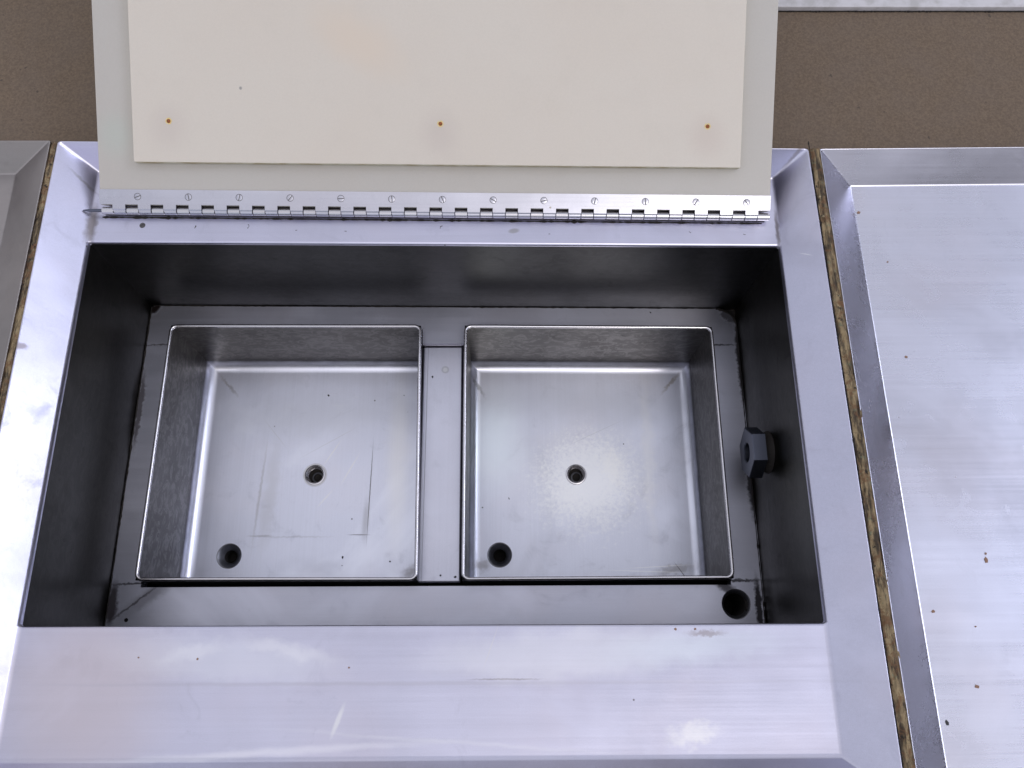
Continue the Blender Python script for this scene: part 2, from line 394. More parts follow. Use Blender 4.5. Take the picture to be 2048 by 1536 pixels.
M['fitting'] = steel('fitting_steel', (.13, .14, .17), .42, 'y', .2, 5.5, wave=0, speck=0, patch=0)
M['hinge'] = steel('hinge_steel', (.54, .54, .57), .30, 'x', .1, 9.0, wave=.05, speck=.4)
M['knuckle'] = steel('knuckle_steel', (.60, .59, .58), .24, 'x', .1, 9.3, wave=0, speck=0, patch=.2)
M['screw'] = steel('screw_steel', (.62, .61, .62), .30, 'x', .3, 9.6, wave=0, speck=0, patch=0)
M['panel_r'] = steel('right_panel_steel', (.60, .60, .645), .28, 'x', .2, 12.0, speck=.5, fb=.05, wave=.35, bandk=.05)
M['panel_l'] = steel('left_panel_steel', (.34, .315, .31), .36, 'x', .3, 13.0, speck=.7, warm=True)

def plastic(name, base, rough, sss, stains=(), grain=.03, trans=0.):
    s = Mat(name)
    a = s.noise(6, 3, .5); g = s.noise(700, 2, .6); c = s.noise(40, 5, .6)
    s.col = s.mixc(s.ramp(a, .35, .7, 0, .5), base, tuple(b * k for b, k in zip(base, (.98, .95, .93))))
    s.col = s.mixc(s.ramp(c, .5, .8, 0, .12), s.col, tuple(b * .8 for b in base))
    s.col = s.mixc(s.ramp(g, .3, .7, 0, grain * 4), s.col, tuple(b * .75 for b in base))
    s.rough = s.math('MULTIPLY_ADD', c, .2, rough)
    for (cc, rad, ang, soft, warp, color, k) in stains: s.stain(s.ell(cc, rad, ang, soft, warp, 40), color, k)
    s.finish([(g, .08, .0003), (c, .05, .001)])
    b = s.bsdf.inputs
    b['Subsurface Weight'].default_value = sss; b['Subsurface Radius'].default_value = (.012, .010, .008); b['Subsurface Scale'].default_value = .6
    b['IOR'].default_value = 1.5
    if trans: b['Transmission Weight'].default_value = trans
    return s.m
M['lid'] = plastic('milky_plastic', (.42, .40, .375), .35, .2, [((-.274, .245), (.012, .014), 0, .8, .004, (.38, .42, .38), .5)])
M['board'] = plastic('cream_plastic', (.545, .503, .450), .45, .15, [
    ((-.062, .31), (.035, .016), -30, .8, .02, (.56, .48, .40), .7),
    ((-.2249, .246), (.014, .013), 0, .9, .004, (.44, .385, .36), .35),
    ((.0058, .240), (.013, .014), 0, .9, .004, (.44, .385, .36), .4),
    ((.233, .237), (.013, .013), 0, .9, .004, (.45, .375, .335), .4),
    ((.04, .38), (.03, .018), 0, .9, .004, (.44, .41, .50), .5),
    ((-.162, .275), (.0012, .0012), 0, .4, 0, (.2, .2, .2), .8)])
s = Mat('yellowed_edge'); s.col = s.mixc(s.ramp(s.noise(60, 4), .4, .65), (.62, .60, .46), (.45, .38, .22)); s.rough = .5; M['edge'] = s.finish()
s = Mat('rust'); s.col = s.mixc(s.ramp(s.noise(900, 3), .4, .6), (.34, .10, .02), (.12, .04, .015)); s.rough = .8; M['rust'] = s.finish([(s.noise(1500, 3), .5, .0005)])
s = Mat('rust_halo'); s.col = s.mixc(s.ramp(s.noise(900, 3), .4, .6), (.62, .45, .15), (.55, .48, .30)); s.rough = .6; M['halo'] = s.finish()
s = Mat('old_sealant')
n1 = s.noise(1, 6, .7, s.mapping((260, 45, 260))); n2 = s.noise(70, 6, .7, None, 1.5)
s.col = s.mixc(s.ramp(n1, .38, .62), (.035, .024, .015), (.26, .195, .11))
s.col = s.mixc(s.ramp(n2, .50, .62, 0, .85), s.col, (.13, .065, .03))
s.col = s.mixc(s.ramp(s.noise(120, 5, .7), .60, .68, 0, .8), s.col, (.12, .14, .09))
s.col = s.mixc(s.ramp(s.noise(180, 4, .7, s.mapping((1, 1, 1), (4, 4, 4))), .62, .66, 0, .95), s.col, (.008, .006, .005))
s.col = s.mixc(s.ramp(s.noise(150, 4, .7, s.mapping((1, 1, 1), (9, 1, 4))), .66, .72, 0, .8), s.col, (.42, .37, .25))
s.rough = .85; M['seal'] = s.finish([(n1, .8, .0015), (n2, .6, .002)])
s = Mat('hardboard')
g = s.noise(420, 4, .75); g2 = s.noise(30, 5, .6); g3 = s.noise(1100, 2, .6)
s.col = s.mixc(s.ramp(g, .3, .7), (.092, .064, .043), (.145, .104, .070))
s.col = s.mixc(s.ramp(g2, .3, .75, 0, .25), s.col, (.12, .095, .08))
s.col = s.mixc(s.ramp(g3, .66, .78, 0, .6), s.col, (.30, .24, .16))
s.col = s.mixc(s.ramp(s.noise(160, 3, .5), .70, .76, 0, .8), s.col, (.04, .03, .025))
s.rough = .75; M['hard'] = s.finish([(g, .2, .0004)])
s = Mat('pale_trim'); s.col = s.mixc(s.ramp(s.noise(60, 4), .4, .7), (.50, .49, .52), (.38, .37, .38)); s.rough = .4; M['trim'] = s.finish()
s = Mat('crumb'); s.col = (.012, .012, .016); s.rough = .6; M['crumb'] = s.finish()
s = Mat('fleck'); s.col = (.22, .13, .09); s.rough = .8; M['flake'] = s.finish()
s = Mat('grime'); s.col = (.012, .009, .008); s.rough = .9; M['grime'] = s.finish()  # near-black for packed grime and for shade in bores and under the hinge
s = Mat('pale_flake'); s.col = (.5, .44, .36); s.rough = .8; M['pale'] = s.finish()

# ------------------------------------------------------------------ the well unit
ZR = .027                     # raised outer rim above the worktop
WEL = empty('icebox_counter', (0, 0, -.132), 'brushed steel counter with sloping edges around a deep dark rectangular well holding two pans', 'counter')
OUT = [(-.3282, -.275), (.3315, -.275), (.3265, YB(.2419, .33)), (-.3282, YB(.2419, -.33))]
FOLD = [(-.3005, -.2505), (.3005, -.2505), (.3015, YB(.2277, .3)), (-.3020, YB(.2277, -.3))]
PIT = [(-.3003, -.1588), (.3003, -.1591), (.3003, .1564), (-.3003, .1612)]
TH = -.0035
V = [(x, y, -.02) for x, y in OUT] + [(x, y, ZR) for x, y in OUT] + [(x, y, 0) for x, y in FOLD] + [(x, y, 0) for x, y in PIT] + [(x, y, TH) for x, y in PIT]
F = [(0, 1, 5, 4), (1, 2, 6, 5), (2, 3, 7, 6), (3, 0, 4, 7),
     (4, 5, 9, 8),                      # front bevel
     (5, 6, 10, 14, 13, 9), (6, 7, 11, 10), (7, 4, 8, 12, 15, 11),
     (8, 9, 13, 12), (10, 11, 15, 14),
     (12, 13, 17, 16), (13, 14, 18, 17), (14, 15, 19, 18), (15, 12, 16, 19)]
top = obj('worktop', V, F, M['top'], WEL, bevel=.0022, seg=4)
# lid-side fixed strip edge: thin seam where the hinge strip is let into the top is drawn by grime in the steel
# well walls
BOT = [(-.3003, -.1585), (.2965, -.1585), (.2970, .1555), (-.3003, .1605)]
ZL = -.132; ZB = -.28
def wall(i, mat):
    j = (i + 1) % 4; a, b, c, d = PIT[i], PIT[j], BOT[j], BOT[i]
    n = 12; V = []; 
    for k in range(n + 1):
        t = k / n
        for (p, q) in ((a, d), (b, c)):
            V.append((lerp(p[0], q[0], t), lerp(p[1], q[1], t), lerp(TH, ZL - .006, t)))
    return V, [(2 * k, 2 * k + 1, 2 * k + 3, 2 * k + 2) for k in range(n)]
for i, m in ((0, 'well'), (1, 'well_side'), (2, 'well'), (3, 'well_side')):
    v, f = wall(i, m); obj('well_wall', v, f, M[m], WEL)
# ledge at the bottom of the well, with the opening the pans hang in
LED = roundrect([(-.3000, -.1583), (.2962, -.1583), (.2967, .1550), (-.3000, .1600)], [.003, .004, .020, .006], 6)
OP = [(-.2722, -.1203), (.2676, -.1203), (.2680, .1302), (.0202, .1326), (.0200, .1170), (-.0222, .1172), (-.0226, .1332), (-.2722, .1336)]
DR = (.2709, -.1375)
led_v, led_f = sheet(LED, [OP, circle(DR, .0135), circle((-.2812, -.1489), .0018, 16)], ZL)
edge = loops([[(x, y, ZL) for x, y in OP], [(x, y, ZL - .0012) for x, y in OP], [(x, y, ZL - .014) for x, y in OP]])
ledge = obj('ledge', *merge((led_v, led_f), edge), M['ledge'], WEL, smooth=30)
# rolled lip of the ledge tab between the pans
v, f = loops([[(-.0222, .1172 + .0016 * math.cos(a) , ZL - .0010 + .0016 * math.sin(a) ), (.0200, .1170 + .0016 * math.cos(a), ZL - .0010 + .0016 * math.sin(a))] for a in [R(60 - 24 * k) - math.pi * -.0 for k in range(13)]], closed=False)
obj('ledge_lip', v, f, M['rim'], WEL)
# black crud packed into the ledge corners
def crud_shade(path, w, name='grime_bead', seed=0, parent=None, mat=None, z=None, h=.0012):
    V, F = [], []; n = len(path); prev = None
    for i, p in enumerate(path):
        p = Vector(p); q = Vector(path[min(i + 1, n - 1)]) - Vector(path[max(i - 1, 0)]); q.z = 0; q.normalize()
        s_ = Vector((-q.y, q.x, 0)); ww = w * (.35 + .9 * abs(mnoise.noise(Vector((i * .43, seed, 0)))) * 2)
        for t, hh in ((-1, 0), (-.5, .8), (0, 1), (.5, .8), (1, 0)):
            V.append(tuple(p + s_ * ww * t + Vector((0, 0, hh * h * (.6 + mnoise.noise(Vector((i * .7, seed + 3, t)))) ))))
    for i in range(n - 1):
        for k in range(4):
            a = i * 5 + k; F.append((a, a + 1, a + 6, a + 5))
    return obj(name, V, F, mat or M['grime'], parent, smooth=60)
zc = ZL + .0002
crud_shade([(.2955, lerp(-.157, .135, k / 90), zc) for k in range(91)], .0008, seed=1, parent=WEL)
crud_shade([(-.2995, lerp(-.157, .158, k / 90), zc) for k in range(91)], .0008, seed=2, parent=WEL)
crud_shade([(lerp(-.298, .28, k / 150), lerp(.1598, .1553, k / 150), zc) for k in range(151)], .0006, seed=3, parent=WEL)
crud_shade([(.2965 - .02 + .02 * math.cos(a), .1545 - .02 + .02 * math.sin(a), zc) for a in [R(6 * k) for k in range(16)]], .0012, seed=4, parent=WEL)
# dark floor of the tank under the pans and closing sides
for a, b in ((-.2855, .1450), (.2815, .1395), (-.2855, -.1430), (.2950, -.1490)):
    obj('corner_grime', *box(a - .015, a + .015, b - .015, b + .015, ZL - .0050, ZL - .0030), M['grime'], WEL, smooth=0)  # dark plates added under the ledge corners to stop light showing through

v, f = box(-.299, .299, -.157, .157, ZB - .004, ZB)
obj('tank_floor', v, f, M['dark'], WEL)
v, f = loops([[(x, y, ZL - .0065) for x, y in ((-.299, -.157), (.295, -.157), (.295, .154), (-.299, .157))], [(x, y, ZB) for x, y in ((-.299, -.157), (.295, -.157), (.295, .154), (-.299, .157))]])
obj('tank_side', v, f, M['dark'], WEL)
# ledge drain: dished collar and pipe
def drain(parent, c, z, r0, r1, depth, mat, dark, name='drain', pipe=.05):
    prof = [(r0, 0)] + [(lerp(r0, r1, t), -depth * (1 - math.cos(t * math.pi / 2)) ** .9) for t in [k / 8 for k in range(1, 9)]] 
    d = obj(name, *lathe((c[0], c[1], z), prof), mat, parent, smooth=50)
    obj('drain_pipe', *lathe((c[0], c[1], z), [(r1, -depth), (r1 * .98, -depth - pipe * .3), (r1 * .98, -pipe), (0.0, -pipe)]), dark, d, smooth=30)
    return d
drain(WEL, DR, ZL, .0135, .0100, .006, M['dish'], M['grime'])
obj('ledge_hole', *lathe((-.2812, -.1489, ZL), [(.0018, 0), (.0018, -.006), (0, -.006)], 16), M['dark'], WEL)
# hexagonal pipe fitting on the right wall
HC = (.28, -.0075, -.0845)
def hexring(x, r, rot=0): return [(x, HC[1] + r * math.cos(R(60 * k + rot)), HC[2] + r * math.sin(R(60 * k + rot))) for k in range(6)]
def densehex(x, r):
    h = hexring(x, r); out = []
    for i in range(6):
        a, b = Vector(h[i]), Vector(h[(i + 1) % 6])
        for k in range(8): out.append(tuple(a.lerp(b, k / 8)))
    return out
def circx(x, r): 
    return [(x, HC[1] + r * math.cos(2 * math.pi * k / 48), HC[2] + r * math.sin(2 * math.pi * k / 48)) for k in range(48)]
v, f = loops([circx(.2895, .0086), circx(.2802, .0086), circx(.2795, .0096), densehex(.2795, .0228), densehex(.2802, .0236), densehex(.2912, .0236), circx(.2912, .0175)])
fit = obj('hex_fitting', v, f, M['fitting'], WEL, smooth=25)
obj('fitting_bore', *lathe((.2890, HC[1], HC[2]), [(.0088, 0), (.0088, .006), (0, .006)], 32, 'x'), M['grime'], fit)
obj('fitting_neck', *lathe((.2912, HC[1], HC[2]), [(.0172, 0), (.0172, .003), (.0185, .0052), (.020, .0078)], 40, 'x'), M['grime'], fit)
# screws left in the fixed hinge strip
def slot_screw(name, c, r, nrm, ang, parent, mat, h=.0004):
    """countersunk screw head: ring groove, head and slot"""
    q = Vector(nrm).to_track_quat('Z', 'Y'); V, F = [], []; n = 28
    prof = [(r * 1.16, 0.00002), (r * 1.02, -.0005), (r, -.0004), (r * .97, h), (r * .6, h * 1.3)]
    # head as two half discs either side of a slot
    w = r * .14
    def P(x, y, z): 
        v = q @ Vector((x * math.cos(ang) - y * math.sin(ang), x * math.sin(ang) + y * math.cos(ang), z)); return tuple(Vector(c) + v)
    for sgn in (1, -1):
        base = len(V); a0 = math.asin(w / r); ring = []
        for k in range(15):
            a = lerp(a0, math.pi - a0, k / 14); ring.append((r * math.cos(a), sgn * r * math.sin(a)))
        m = len(ring)
        for (x, y) in ring: V.append(P(x, y, -.0006))
        for (x, y) in ring: V.append(P(x, y, h * .6))
        for (x, y) in ring: V.append(P(x * .93, sgn * max(abs(y) * .93, w * 1.2), h))
        for L in range(2):
            for k in range(m):
                a, b = base + L * m + k, base + L * m + (k + 1) % m; F.append((a, b, b + m, a + m))
        F.append(tuple(base + 2 * m + k for k in range(m)))
    o = obj(name, V, F, mat, parent, smooth=35)
    # recessed dark ring and slot bed, 0.02 mm proud of the leaf so it never shares its plane
    V, F = lathe((0, 0, 0), [(r * 1.17, .00006), (0, .00006)], 28)
    V = [P(*v) for v in V]
    obj('countersink', V, F, M['grimesteel'], o, smooth=0)
    return o
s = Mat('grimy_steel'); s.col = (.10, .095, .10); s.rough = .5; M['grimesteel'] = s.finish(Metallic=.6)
slot_screw('screw', (-.2560, .1775, 0), .0022, (0, 0, 1), R(40), WEL, M['grimesteel'])
for x, y, a0, a1 in ((-.2115, .1765, -60, 20), (-.165, .1765, -70, 60), (-.1215, .1745, -110, -60), (.0065, .1745, 90, 200), (.2245, .1715, 200, 260), (.2715, .1695, 220, 280), (-.078, .1735, 240, 290), (.10, .1705, 250, 290)):
    pts = [(x + .0021 * math.cos(R(lerp(a0, a1, k / 8))), y + .0021 * math.sin(R(lerp(a0, a1, k / 8))), .0001) for k in range(9)]
    crud_shade(pts, .00038, 'screw_ghost', seed=x * 50, parent=WEL, mat=M['grimesteel'], h=.0001)

# ------------------------------------------------------------------ pans
def make_pan(side, quad, zrim, zfl, fil, hole, dr, mats, label):
    """quad: bl, br, tr, tl of the rim"""
    c = (sum(p[0] for p in quad) / 4, sum(p[1] for p in quad) / 4)
    root = empty('steel_pan', (c[0], c[1], zfl), label, 'pan', 'steel pans hanging in the well')
    def inset(d):
        out = []
        for i in range(4):
            p = Vector(quad[i]); a = (Vector(quad[i - 1]) - p).normalized(); b = (Vector(quad[(i + 1) % 4]) - p).normalized()
            out.append(tuple(p + (a + b) * d))
        return out
    # inner walls with the swept fillet at the foot, mitred at the corners
    L = []
    def loop(d, z):
        q = inset(d); pts = []
        for i in range(4):
            a, b = Vector(q[i]), Vector(q[(i + 1) % 4])
            for k in range(8):
                p = a.lerp(b, k / 8); pts.append((p.x, p.y, z))
        return pts
    L.append(loop(.0010, zrim)); L.append(loop(.0010, zrim - .01)); L.append(loop(.0010, (zrim + zfl + fil) / 2)); L.append(loop(.0012, zfl + fil + .0001))
    NF = 10
    wallL = list(L)
    FL = [L[-1]]
    for k in range(1, NF + 1):
        a = math.pi / 2 * k / NF
        FL.append(loop(.0012 + fil * (1 - math.cos(a)), zfl + fil * (1 - math.sin(a))))
    body = loops(wallL + FL[1:])
    fl = sheet([p[:2] for p in FL[-1]], [circle(hole, .0088), circle(dr, .0130)], zfl)
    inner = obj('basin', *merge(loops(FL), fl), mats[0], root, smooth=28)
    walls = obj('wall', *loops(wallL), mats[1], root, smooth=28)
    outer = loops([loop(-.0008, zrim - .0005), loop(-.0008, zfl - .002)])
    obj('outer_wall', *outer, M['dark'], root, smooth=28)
    # rolled rim bead
    rr = roundrect(quad, .0055, 6)
    dense = []
    for i in range(len(rr)):
        a, b = Vector(rr[i]), Vector(rr[(i + 1) % len(rr)])
        n = 10 if (b - a).length > .05 else 1
        for k in range(n): dense.append(tuple(a.lerp(b, k / n)))
    pts = [(x, y, zrim + .0003 * mnoise.noise(Vector((x * 30, y * 30, side)))) for x, y in dense]
    obj('rim', *tube(pts, .00165, 12), M['rim'], root, smooth=60)
    # small threaded centre hole
    H = (hole[0], hole[1], zfl)
    sock = obj('centre_socket', *lathe(H, [(.0112, .0), (.0108, .0006), (.0096, .0009), (.0088, .0003), (.0086, -.002), (.0078, -.0026), (.0086, -.0034), (.0078, -.0042), (.0086, -.005), (.0078, -.0058), (.0084, -.0066), (.0084, -.012)], 40), M['rim'], root, smooth=40)
    obj('socket_stem', *lathe((hole[0] + .001, hole[1] - .001, zfl), [(.0062, -.0118), (.006, -.010), (.0045, -.0098), (.004, -.013)], 30), M['dark'], sock, smooth=40)
    obj('socket_floor', *lathe(H, [(.0084, -.0119), (0, -.0119)], 30), M['grime'], sock, smooth=0)
    drain(root, dr, zfl, .0130, .0066, .0065, M['dish'], M['grime'], pipe=.02)
    return root
ZP, ZF = -.118, -.226
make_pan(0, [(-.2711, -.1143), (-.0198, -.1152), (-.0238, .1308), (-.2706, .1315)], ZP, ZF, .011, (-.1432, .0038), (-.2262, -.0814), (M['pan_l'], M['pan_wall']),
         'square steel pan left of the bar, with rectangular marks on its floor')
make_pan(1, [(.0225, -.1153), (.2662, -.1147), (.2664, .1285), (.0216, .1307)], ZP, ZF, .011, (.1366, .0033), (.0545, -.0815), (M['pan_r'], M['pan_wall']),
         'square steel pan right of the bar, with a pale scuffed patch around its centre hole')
# crossbar between the pans
v, f = box(-.0206, .0192, -.1168, .1152, ZL - .012, ZL - .0025)
bar = obj('divider_bar', [(x - .001 * (1 if y > 0 else 0) * (1 if x < 0 else 1), y, z) for x, y, z in v], f, M['bar'], None, bevel=.0018, seg=3)
tag(bar, 'flat brushed steel bar lying between the two pans', 'bar')

# ------------------------------------------------------------------ lid with piano hinge
AL = R(24.7); KX = -.0125
LID = empty('lid', (0, .1850, .006), 'open translucent plastic lid with a cream board screwed on it and a long piano hinge', 'lid')
AX = Vector((1, KX, 0)).normalized()
UP = Vector((0, math.cos(AL), math.sin(AL))); NRM = AX.cross(UP).normalized(); UP = NRM.cross(AX)
P0 = Vector((0, .1850, .0062))
def LP(x, s_, n): return tuple(P0 + AX * x + UP * s_ + NRM * n)
def lbox(x0, x1, s0, s1, n0, n1, skew=0.):
    v, f = box(x0, x1, s0, s1, n0, n1)
    return [LP(a, b + skew * a, c) for a, b, c in v], f
NT = .0030                  # top face of the outer board
v, f = lbox(-.2900, .2915, .0048, .36, NT - .010, NT)
obj('outer_board', v, f, M['lid'], LID, bevel=.0008, seg=2)
v, f = lbox(-.2560, .2625, .0400, .35, NT + .0002, NT + .0080)
v = [(x, y, z) for x, y, z in v]
bd = obj('inner_board', v, f, M['board'], LID, bevel=.0008, seg=2)
bd.data.materials.append(M['edge'])
for p in bd.data.polygons:
    if abs(p.normal.dot(NRM)) < .3: p.material_index = 1
for x, s_ in ((-.2249, .0742), (.0058, .0742), (.233, .0742)):
    k = obj('rusty_screw', *[(lambda L: ([LP(a, b, c) for a, b, c in L[0]], L[1]))(lathe((x, s_, NT + .0080), [(.0017, .0001), (.0014, .0004), (0, .0005)], 20))][0], M['rust'], LID, smooth=50)
    obj('rust_ring', *[(lambda L: ([LP(a, b, c) for a, b, c in L[0]], L[1]))(lathe((x, s_, NT + .0080), [(.0028, .00004), (.0, .00006)], 24))][0], M['halo'], k, smooth=0)
# hinge leaf with notches
NK = 27; X0, X1 = -.2843, .2866; PIT_ = (X1 - X0) / (NK - 1); KW = PIT_ * .5
HR = .0034                  # barrel radius
LT = NT + .0012
hx0, hx1 = -.2900, .2915
outl = [(hx1, .0178), (hx0, .0178)]
lo, hi = HR * .35, .0051
x = hx0; pts = [(hx0, hi)]
for i in range(NK):
    c = X0 + i * PIT_; a, b = c - KW / 2, c + KW / 2
    if i == 0: pts = [(hx0, hi), (b, hi), (b, lo)]
    elif i == NK - 1: pts += [(a, lo), (a, hi), (hx1, hi)]
    else: pts += [(a, lo), (a, hi), (b, hi), (b, lo)]
loop = pts + outl
sv, sf = sheet(loop, [], LT); n = len(sv)
rimv = [(x, y, LT) for x, y in loop] + [(x, y, NT - .001) for x, y in loop]; m = len(loop)
rimf = [(k, (k + 1) % m, m + (k + 1) % m, m + k) for k in range(m)]
V, F = merge((sv, sf), (rimv, rimf))
# moving knuckles (half of the barrel belongs to the leaf)
parts = [(V, F)]
def xcyl(x0, x1, r, seg=20):
    L = lathe((x0, 0, 0), [(r * .92, 0), (r, .0003), (r, x1 - x0 - .0003), (r * .92, x1 - x0)], seg, 'x')
    v, f = L; f = list(f) + [tuple(range(seg)), tuple(3 * seg + k for k in range(seg))]
    return v, f
for i in range(NK - 1):
    a = X0 + i * PIT_ + KW / 2 + .0002; b = X0 + (i + 1) * PIT_ - KW / 2 - .0002
    parts.append(xcyl(a, b, HR))
    # wrap from the barrel top up to the leaf
    q = [(a, math.sin(t) * HR * .0 + HR * math.sin(t), HR * math.cos(t)) for t in (0, .3)]
    parts.append(([(a, 0, HR), (b, 0, HR), (b, lo + .0001, LT), (a, lo + .0001, LT), (a, 0, 0), (b, 0, 0), (b, lo, NT - .001), (a, lo, NT - .001)],
                  [(0, 1, 2, 3), (4, 5, 6, 7), (0, 3, 7, 4), (1, 2, 6, 5)]))
V, F = merge(*parts)
hinge = obj('piano_hinge', [LP(*p) for p in V], F, M['hinge'], LID, smooth=35)
for i in range(NK):
    c = X0 + i * PIT_; a, b = c - KW / 2 + .0002, c + KW / 2 - .0002
    if i == 0: a = -.2892
    if i == NK - 1: b = .2917
    v, f = xcyl(a, b, HR * .97)
    # leaf of the fixed side, dropping from the barrel to the worktop
    obj('knuckle', [LP(*p) for p in v], f, M['knuckle'], hinge, smooth=35)
v, f = lathe((-.3065, 0, 0), [(0, 0), (.0006, .0002), (.0013, .006), (.0015, .0172)], 14, 'x')
obj('hinge_pin', [LP(*p) for p in v], f, M['fitting'], hinge, smooth=50)
angs = [20, 100, 75, 50, 5, 90, 110, -30, 15, 75, 92, 55, -55]
for i in range(13):
    x = lerp(-.2568, .2707, i / 12)
    slot_screw('screw', LP(x, .0118, LT), .0026, tuple(NRM), R(angs[i]), hinge, M['hinge'], .0001)
# fixed leaf: bridges the barrel down to the worktop strip
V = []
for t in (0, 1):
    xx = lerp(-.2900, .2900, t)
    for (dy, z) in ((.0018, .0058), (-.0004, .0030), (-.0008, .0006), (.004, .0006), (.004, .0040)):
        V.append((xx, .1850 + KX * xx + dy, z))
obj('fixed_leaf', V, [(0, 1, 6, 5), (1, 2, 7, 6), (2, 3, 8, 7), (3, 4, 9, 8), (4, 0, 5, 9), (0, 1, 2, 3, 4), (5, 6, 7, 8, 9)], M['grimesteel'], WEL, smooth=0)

crud_shade([(lerp(-.292, .287, k / 200), .1850 - .0030 + KX * lerp(-.292, .287, k / 200), .00005) for k in range(201)], .0012, 'hinge_grime', 31, parent=WEL, h=.0008)  # dark bead drawn in for the shade under the hinge barrel
# ------------------------------------------------------------------ neighbouring worktops
def panel(name, sgn, xr, xf, xo, yb, yf, mat, label, zf=0., dx=0.):
    """bevelled tray: rim at xr, fold at xf, runs out to xo"""
    root = empty(name, (lerp(xr, xo, .5), -.05, 0), label, 'counter')
    yfr = -.50
    out = [(xr + dx, yfr), (xr, yb(xr)), (xo, yb(xo)), (xo, yfr)]
    fo = [(xf + dx * .8, yfr + .03), (xf, yf(xf)), (xo - sgn * .03, yf(xo)), (xo - sgn * .03, yfr + .03)]
    V = [(x, y, -.02) for x, y in out] + [(x, y, ZR) for x, y in out] + [(x, y, zf) for x, y in fo]
    F = [(i, (i + 1) % 4, 4 + (i + 1) % 4, 4 + i) for i in range(4)] + [(4 + i, 4 + (i + 1) % 4, 8 + (i + 1) % 4, 8 + i) for i in range(4)] + [(8, 9, 10, 11)]
    obj('tray', V, F, mat, root, bevel=.0012, seg=3)
    return root
ZFR = 0.
panel('side_counter', 1, .3360, .3705, 1.1, lambda x: .2372 + .010 * (x - .34), lambda x: .2160 + .010 * (x - .37), M['panel_r'], 'wide empty steel counter right of the well, with a dark sloping left edge', zf=ZFR, dx=.0055)
panel('side_counter', -1, -.3340, -.3760, -1.1, lambda x: .2461, lambda x: .2295, M['panel_l'], 'steel counter left of the well, mostly cut off, with a brownish sloping edge')

# ------------------------------------------------------------------ sealant strips
def sealant(x0, x1, ytop, ybot, label, seed, z=.0125, amp=.0014, dx=0.):
    nx, ny = 12, 420; V, F = [], []
    for j in range(ny + 1):
        y = lerp(ybot, ytop, j / ny)
        for i in range(nx + 1):
            t = i / nx; x = lerp(x0, x1, t) + dx * (ytop - y) / .74
            e = mnoise.noise(Vector((seed, y * 120, 0))) * .0006 * (1 - 2 * t)
            h = z + amp * (mnoise.fractal(Vector((x * 320, y * 85, seed)), 1., 2., 4)) + .0016 * math.sin(math.pi * t) - .0006
            V.append((x + e, y, min(h, ZR - .0006 + .0016 * math.sin(math.pi * t))))
    w = nx + 1
    for j in range(ny):
        for i in range(nx):
            a = j * w + i; F.append((a, a + 1, a + w + 1, a + w))
    n = len(V); V += [(x0 + dx, ybot, -.015), (x1 + dx, ybot, -.015), (x1, ytop, -.015), (x0, ytop, -.015)]
    F += [(n, n + 1, n + 2, n + 3)]
    o = obj('sealant_strip', V, F, M['seal'], None, smooth=60)
    return tag(o, label, 'sealant', 'crumbling sealant strips between the worktops')
sealant(.3275, .3370, .2375, -.30, 'crumbling yellow brown sealant strip in the right seam', 3.0, .0256, .0018, .0065)
sealant(-.3350, -.3285, .2455, -.30, 'dark greenish brown sealant strip in the left seam', 11.0, .0240, .0016)
# mould and torn metal lip along the right seam
crud_shade([(lerp(.3272, .3320, k / 260) + .0003 * mnoise.noise(Vector((0, k * .2, 0))), lerp(.245, -.30, k / 260), ZR - .0012) for k in range(261)], .0006, 'grime_bead', 12, parent=WEL, h=.0008)

# ------------------------------------------------------------------ what lies behind
v, f = box(-1.2, 1.2, .236, .60, -.030, -.004)
o = obj('hardboard_panel', v, f, M['hard'], None, bevel=.001, seg=2); tag(o, 'speckled brown board lying behind the worktops', 'board')
v, f = box(.10, 1.2, .4150, .60, -.0040, .0020)
o = obj('pale_trim', v, f, M['trim'], None, bevel=.001, seg=2); tag(o, 'pale metal strip along the far edge of the brown board', 'trim')
crud_shade([(lerp(.31, .62, k / 200), .4143 , -.0036) for k in range(201)], .0010, 'grime_bead', 21, parent=o, h=.001)
v, f = box(-3, 3, -3, 3, -.95, -.90)
s = Mat('deck'); s.col = s.mixc(s.ramp(s.noise(3, 4), .3, .7), (.10, .085, .07), (.16, .13, .10)); s.rough = .8; M['deck'] = s.finish()
o = obj('ground', v, f, M['deck'], None, smooth=0); tag(o, kind='structure')

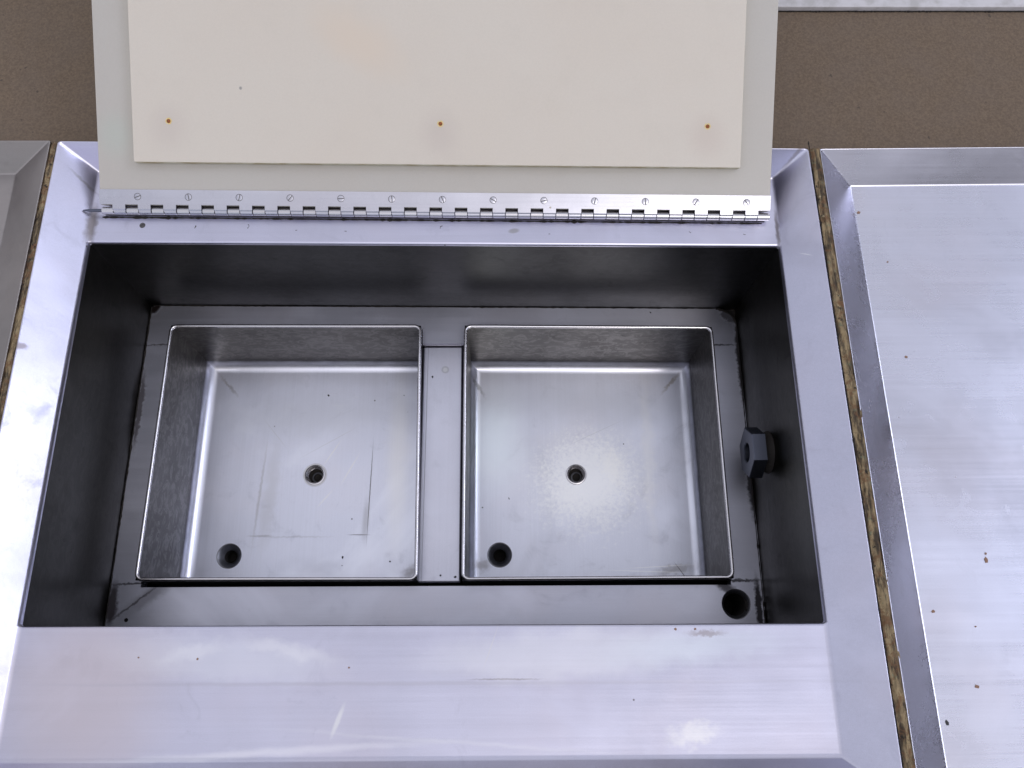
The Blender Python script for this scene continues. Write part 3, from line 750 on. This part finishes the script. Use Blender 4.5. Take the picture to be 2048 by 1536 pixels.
# ------------------------------------------------------------------ crumbs and flakes
def chip(name, x, y, z, L, W, ang, mat, label, cat='crumb', group='dark crumbs lying on the steel', h=.0004):
    n = random.choice((4, 5, 6)); V = []
    ring = []
    for k in range(n):
        a = 2 * math.pi * k / n + .4 + random.uniform(-.2, .2); r = random.uniform(.85, 1.15)
        px, py = L * r * math.cos(a), W * r * math.sin(a)
        ring.append((x + px * math.cos(ang) - py * math.sin(ang), y + px * math.sin(ang) + py * math.cos(ang)))
    V = [(a, b, z) for a, b in ring] + [(a, b, z + h * random.uniform(.7, 1.3)) for a, b in ring]
    F = [tuple(range(n)), tuple(n + k for k in range(n))] + [(k, (k + 1) % n, n + (k + 1) % n, n + k) for k in range(n)]
    o = obj(name, V, F, mat, None, smooth=0)
    return tag(o, label, cat, group)
zf = ZF + .00005; zb = ZL - .00245
for a in [
    (-.1347, .0931, zf, .0016, .0010, R(-40), 'elongated dark crumb on the far half of the left pan floor'),
    (-.1084, -.0834, zf, .0015, .0010, R(80), 'notched dark crumb on the near half of the left pan floor'),
    (-.0590, -.0877, zf, .0011, .0010, 0, 'square dark crumb near the front right corner of the left pan'),
    (-.0513, .0929, zf, .0008, .0004, R(-60), 'tiny dark sliver near the back right corner of the left pan'),
    (-.1085, -.0915, zf, .0005, .0005, 0, 'tiniest dark crumb just in front of the notched one in the left pan'),
    (-.0115, .0830, zb, .0014, .0010, R(-75), 'black rectangular crumb near the far end of the bar'),
    (.0008, -.1105, zb, .0013, .0012, R(45), 'diamond shaped dark crumb near the front end of the bar'),
    (.0145, -.1120, zb, .0013, .0010, R(20), 'dark crumb at the front right corner of the bar'),
    (.0364, -.0319, zf, .0008, .0007, 0, 'small dark crumb on the left side of the right pan floor'),
    (.0645, -.0224, zf, .0013, .0005, R(-70), 'thin dark sliver left of the pale patch in the right pan'),
    (.1892, .0368, zf, .0007, .0006, 0, 'small dark crumb on the upper right of the pale patch in the right pan'),
    (.2095, .1510, ZL + .00005, .0013, .0006, R(-50), 'dark crumb on the back ledge behind the right pan'),
]: chip('crumb', *a[:6], M['crumb'], a[6])
def wp(px, py, z):
    """image point of the survey -> point on the plane z (used once to read positions off the photograph)"""
    d = right * ((px - 1024) / 1628) + down * ((py - 768) / 1628) + fwd; c = Vector((.0619, -.1821, .633)); t = (z - c.z) / d.z
    return c + d * t
FG = 'brown flecks stuck to the right worktop'
for px, py, L, W, lab in [
    (1812, 714, .0013, .0011, 'round brown fleck on the upper middle of the right worktop'),
    (1717, 425, .0016, .0014, 'pale brown fleck at the top of the right worktop beside its sloping edge'),
    (1866, 1223, .0015, .0013, 'square pinkish fleck just right of the sloping edge on the right worktop'),
    (1972, 1120, .0014, .0022, 'larger brown fleck of the close pair on the right worktop'),
    (1971, 1107, .0010, .0010, 'smaller brown fleck of the close pair on the right worktop'),
    (1954, 1373, .0018, .0016, 'brown fleck lowest on the right worktop'),
    (1951, 1253, .0007, .0006, 'tiny dark fleck right of the square pinkish one'),
    (1894, 1446, .0012, .0020, 'black fleck on the lower end of the right sloping edge'),
    (1775, 524, .0009, .0009, 'small dark red fleck on the upper part of the right worktop')]:
    p = wp(px, py, ZFR)
    chip('fleck', p.x, p.y, ZFR + .0001, L, W, 0, M['flake'] if 'black' not in lab else M['crumb'], lab, 'fleck', FG, .0003)
p = wp(1817, 1248, .013)
t = (p.x - .3362) / (.3705 - .3362)
chip('fleck', p.x, p.y, lerp(ZR, ZFR, t) + .0002, .0012, .0020, R(10), M['pale'], 'pale fleck clinging to the dark sloping edge of the right worktop', 'fleck', FG, .0006)
RG = 'rusty flecks on the front of the well unit'
for px, py, L, lab in [(395, 1318, .0009, 'rusty fleck on the pale smear at the front left of the worktop'), (277, 1315, .0006, 'tiny rusty fleck left of the pale smear at the front of the worktop'),
                       (698, 1335, .0008, 'reddish fleck at the front middle of the worktop'), (1351, 1258, .0010, 'dark fleck right behind the front edge of the well'), (1390, 1258, .0010, 'dark fleck at the front edge of the well, nearer the corner')]:
    p = wp(px, py, 0.); chip('fleck', p.x, p.y, .0001, L, L, 0, M['flake'], lab, 'fleck', RG, .0003)
p = wp(1101, 410, .016)
chip('fleck', *LP(p.x, .0058, LT)[:2], LP(p.x, .0058, LT)[2], .0010, .0009, 0, M['pale'], 'pale crumb sitting on the hinge leaf', 'fleck', None, .0007)
